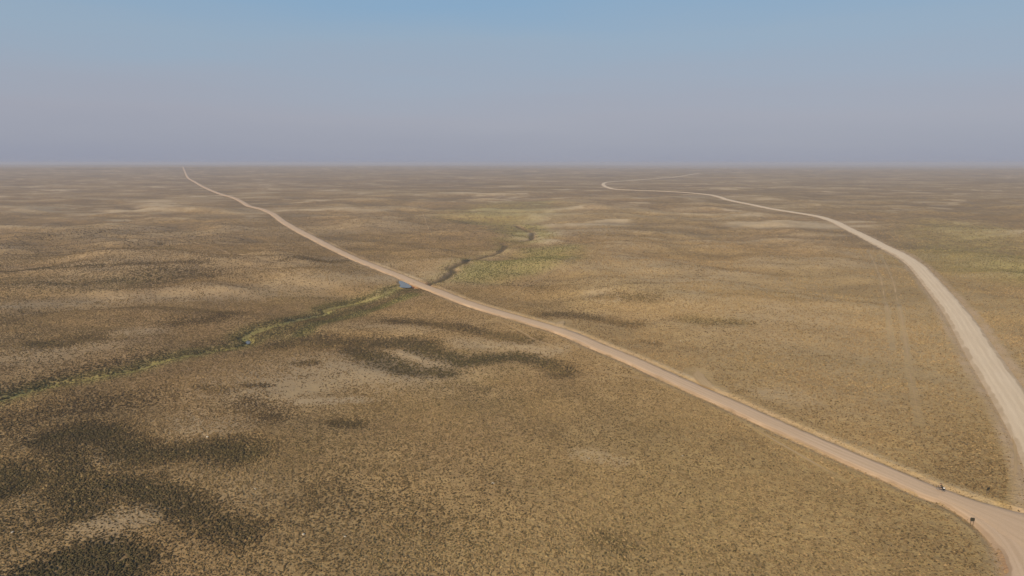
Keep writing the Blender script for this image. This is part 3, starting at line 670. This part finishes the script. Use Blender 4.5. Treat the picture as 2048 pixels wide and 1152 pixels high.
def bag(name, c_, s_, mat, label, strap):
    r = empty(name, bike.matrix_basis @ Vector((c_[0], c_[1], c_[2]-s_[2]/2)), hz); tag(r, label, 'bag', None)
    bm = bmesh.new(); box(bm, (0, 0, s_[2]/2), s_); bmesh.ops.subdivide_edges(bm, edges=bm.edges[:], cuts=2, use_grid_fill=True)
    for v in bm.verts:
        k_ = 1-.22*sum(abs(v.co[a_]-(s_[2]/2 if a_ == 2 else 0))/(s_[a_]/2) > .9 for a_ in range(3)) if False else 1
        f = ((abs(v.co.x)/(s_[0]/2))**4+(abs(v.co.y)/(s_[1]/2))**4+(abs(v.co.z-s_[2]/2)/(s_[2]/2))**4)**.25
        if f > 0: v.co = Vector((v.co.x/f*1.02, v.co.y/f*1.02, s_[2]/2+(v.co.z-s_[2]/2)/f*1.02))
    part('pack', bm, mat, r, True)
    bm = bmesh.new(); box(bm, (0, 0, s_[2]*.5), (s_[0]*1.06, .03, s_[2]*1.08)); part('strap', bm, strap, r)
bpy.context.view_layer.update()
bag('pannier', (.17, -.55, .56), (.15, .33, .36), M_blk, 'black pannier hanging on the right of the bicycle rack', M_frame)
bag('pannier', (-.17, -.55, .56), (.15, .33, .36), M_blk, 'black pannier hanging on the left of the bicycle rack', M_frame)
bag('rack_bag', (0, -.60, .88), (.40, .30, .24), M_white, 'white bag strapped on top of the bicycle rack behind the rider', M_frame)
bag('handlebar_bag', (0, .55, .92), (.26, .16, .18), M_blk, 'small black bag strapped in front of the handlebar', M_frame)

person = empty('person', (bx, by, bz), hz); tag(person, 'cyclist in dark shirt, black shorts and helmet riding away along the dirt road', 'person')
J = {'pel': ((0, -.28, 1.03), .135), 'wa': ((0, -.18, 1.16), .120), 'ch': ((0, -.03, 1.32), .150), 'ne': ((0, .08, 1.46), .062), 'hd': ((0, .125, 1.56), .088), 'tp': ((0, .14, 1.65), .080)}
E = [('pel', 'wa'), ('wa', 'ch'), ('ch', 'ne'), ('ne', 'hd'), ('hd', 'tp')]
for s, sd_ in ((1, 'R'), (-1, 'L')):
    ped = PR if s > 0 else PL; foot = Vector((s*.13, ped.y-.06, ped.z+.09)); hip = Vector((s*.09, -.26, .99))
    L1, L2 = .44, .44; d = foot-hip; L = min(d.length, .87); mid = hip+d*.5; up = Vector((0, 1, .35)); up -= d*(up.dot(d)/d.length_squared); up.normalize()
    knee = mid+up*math.sqrt(max(L1**2-(L/2)**2, .001))
    J['hip'+sd_] = (tuple(hip), .100); J['kn'+sd_] = (tuple(knee), .062); J['an'+sd_] = (tuple(foot), .042); J['to'+sd_] = ((foot.x, foot.y+.17, foot.z-.045), .036)
    J['sh'+sd_] = ((s*.185, -.01, 1.38), .062); J['el'+sd_] = ((s*.30, .15, 1.17), .043); J['wr'+sd_] = ((s*.27, .34, 1.04), .030)
    E += [('pel', 'hip'+sd_), ('hip'+sd_, 'kn'+sd_), ('kn'+sd_, 'an'+sd_), ('an'+sd_, 'to'+sd_), ('ch', 'sh'+sd_), ('sh'+sd_, 'el'+sd_), ('el'+sd_, 'wr'+sd_), ]
    J['pa'+sd_] = ((s*.25, .375, 1.02), .026); E.append(('wr'+sd_, 'pa'+sd_))
    for f in range(4):
        bx_ = s*(.285-.022*f); ln = (.9, 1, .97, .8)[f]
        J[f'f{f}a'+sd_] = ((bx_, .375+.012*f*.5, 1.03), .010); J[f'f{f}b'+sd_] = ((bx_, .375+.045*ln, 1.022), .009); J[f'f{f}c'+sd_] = ((bx_, .375+.05*ln, .985), .008)
        E += [('pa'+sd_, f'f{f}a'+sd_), (f'f{f}a'+sd_, f'f{f}b'+sd_), (f'f{f}b'+sd_, f'f{f}c'+sd_)]
    J['th'+sd_] = ((s*.20, .365, .99), .010); J['th2'+sd_] = ((s*.185, .39, .975), .009); E += [('pa'+sd_, 'th'+sd_), ('th'+sd_, 'th2'+sd_)]
def skin(name, keys, edges, mat, parent, grow=0, root='pel'):
    ks = list(keys); me = bpy.data.meshes.new(name); me.from_pydata([J[k_][0] for k_ in ks], [(ks.index(a), ks.index(c_)) for a, c_ in edges], [])
    o = link(name, me, None, parent); m = o.modifiers.new('skin', 'SKIN'); m.use_smooth_shade = True
    for k_, sv in zip(ks, me.skin_vertices[0].data): sv.radius = (J[k_][1]+grow,)*2; sv.use_root = (k_ == root)
    su = o.modifiers.new('sub', 'SUBSURF'); su.levels = su.render_levels = 1
    dg = bpy.context.evaluated_depsgraph_get(); nm = bpy.data.meshes.new_from_object(o.evaluated_get(dg)); o.modifiers.clear(); o.data = nm
    nm.materials.clear(); nm.materials.append(mat); return o
skin('body', J.keys(), E, M_skin, person)
te = [('pel', 'wa'), ('wa', 'ch'), ('ch', 'shR'), ('ch', 'shL'), ('shR', 'elR'), ('shL', 'elL')]
skin('shirt', ['pel', 'wa', 'ch', 'shR', 'shL', 'elR', 'elL'], te, M_jer, person, .014)
skin('shorts', ['pel', 'hipR', 'hipL', 'knR', 'knL'], [('pel', 'hipR'), ('pel', 'hipL'), ('hipR', 'knR'), ('hipL', 'knL')], M_sho, person, .016)
for s in ('R', 'L'):
    bm = bmesh.new(); a = Vector(J['an'+s][0]); tt_ = Vector(J['to'+s][0])
    v = box(bm, (0, 0, 0), (.095, .28, .085)); bmesh.ops.bevel(bm, geom=bm.edges[:], offset=.03, segments=2, affect='EDGES')
    for q in bm.verts: q.co = q.co+Vector((a.x, (a.y+tt_.y)/2, tt_.z-.005))
    part('shoe', bm, M_blk, person, True)
bm = bmesh.new(); bmesh.ops.create_uvsphere(bm, u_segments=16, v_segments=10, radius=1)
for q in bm.verts: q.co = Vector((q.co.x*.105, .115+q.co.y*.135, 1.64+max(q.co.z, -.25)*.10))
hl = part('helmet', bm, M_hel, person, True)
bm = bmesh.new()
for i in range(5): box(bm, ((i-2)*.04, .10, 1.738-abs(i-2)*.012), (.012, .16, .014))
part('vent', bm, M_blk, hl)
for s in (-1, 1):
    bm = bmesh.new(); bmesh.ops.create_uvsphere(bm, u_segments=8, v_segments=6, radius=1)
    for q in bm.verts: q.co = Vector((s*.092+q.co.x*.012, .125+q.co.y*.02, 1.57+q.co.z*.03))
    part('ear', bm, M_skin, person, True)
    bm = bmesh.new(); bmesh.ops.create_uvsphere(bm, u_segments=8, v_segments=6, radius=.012)
    for q in bm.verts: q.co += Vector((s*.032, .218, 1.58))
    part('eye', bm, M_white, person, True)
bm = bmesh.new(); tube(bm, (0, .212, 1.575), (0, .238, 1.545), .008, .016); part('nose', bm, M_skin, person, True)
bm = bmesh.new(); box(bm, (0, .208, 1.515), (.045, .012, .010)); part('mouth', bm, flat('lips', (.35, .14, .11)), person)

# ------------------------------------------------------------ pale stones and reddish boulders
M_stone = flat('pale_stone', (.50, .44, .35), .9); M_rs = flat('red_stone', (.30, .15, .11), .9)
def rock(px, py, s, mat, label, group, name='stone'):
    r = random.Random(int(px*7+py)); bm = bmesh.new(); bmesh.ops.create_icosphere(bm, subdivisions=2, radius=1)
    s *= .62 if name == 'stone' else 1; sx, sy, sz = s*r.uniform(.8, 1.4), s*r.uniform(.7, 1.1), s*r.uniform(.45, .65)
    for v in bm.verts:
        q = 1+r.uniform(-.14, .14); v.co = Vector((v.co.x*sx*q, v.co.y*sy*q, v.co.z*sz*q))
    me = bpy.data.meshes.new(name); bm.to_mesh(me); bm.free(); o = link(name, me, mat)
    x, y = at(px, py, T2); o.location = (x, y, gz(x, y)+s*.15); o.rotation_euler = (0, 0, r.uniform(0, 3)); tag(o, label, 'stone', group)
for px, py, s, lb in [(415,874,.62,'pale stone at the upper edge of the dark brush hollow on the left'), (47,991,.42,'pale stone in the brush near the left edge, above the purple-grey slope'),
    (25,1065,.48,'pale stone low on the slope in the bottom left corner'), (607,1069,.45,'pale stone in open brush left of the bottom middle'), (690,1073,.42,'pale stone just right of another in open brush at the bottom'),
    (986,967,.50,'lone pale stone in open brush below the middle'), (1178,917,.4,'pale stone beside a thin bare patch right of the middle'), (1308,686,.5,'pale stone in the grass just beyond the red dirt road'),
    (1361,682,.5,'pale stone in the grass farther right beyond the red dirt road'), (1365,912,.35,'pale stone in open brush below the red dirt road'), (500,898,.35,'small pale stone right of the dark brush hollow'), (510,978,.4,'pale stone on the smooth tan slope in the lower left')]:
    rock(px, py, s, M_stone, lb, 'pale stones scattered in the brush')
for i, (px, py, s, lb) in enumerate([(827.5,566.5,.9,'reddish boulder on the embankment, nearest the pond'), (826,571,.8,'reddish boulder lowest on the embankment beside the pond'), (837,570,.9,'reddish boulder against the road edge right of the pond'), (839,573,.7,'reddish boulder at the foot of the road bank right of the pond')]):
    rock(px, py, s, M_rs, lb, 'reddish boulders where the creek passes under the road', 'boulder')

# ------------------------------------------------------------ haze
bm = bmesh.new(); box(bm, (0, 0, (78-25)/2), (140000, 140000, 103))
hm = bpy.data.materials.new('haze'); hm.use_nodes = True; t = hm.node_tree; t.nodes.clear()
pv = t.nodes.new('ShaderNodeVolumePrincipled'); mo = t.nodes.new('ShaderNodeOutputMaterial'); t.links.new(pv.outputs[0], mo.inputs['Volume'])
pv.inputs['Color'].default_value = (.555, .60, .735, 1); pv.inputs['Density'].default_value = 1.55e-4; pv.inputs['Anisotropy'].default_value = .0
tag(part('haze', bm, hm, None), kind='stuff')
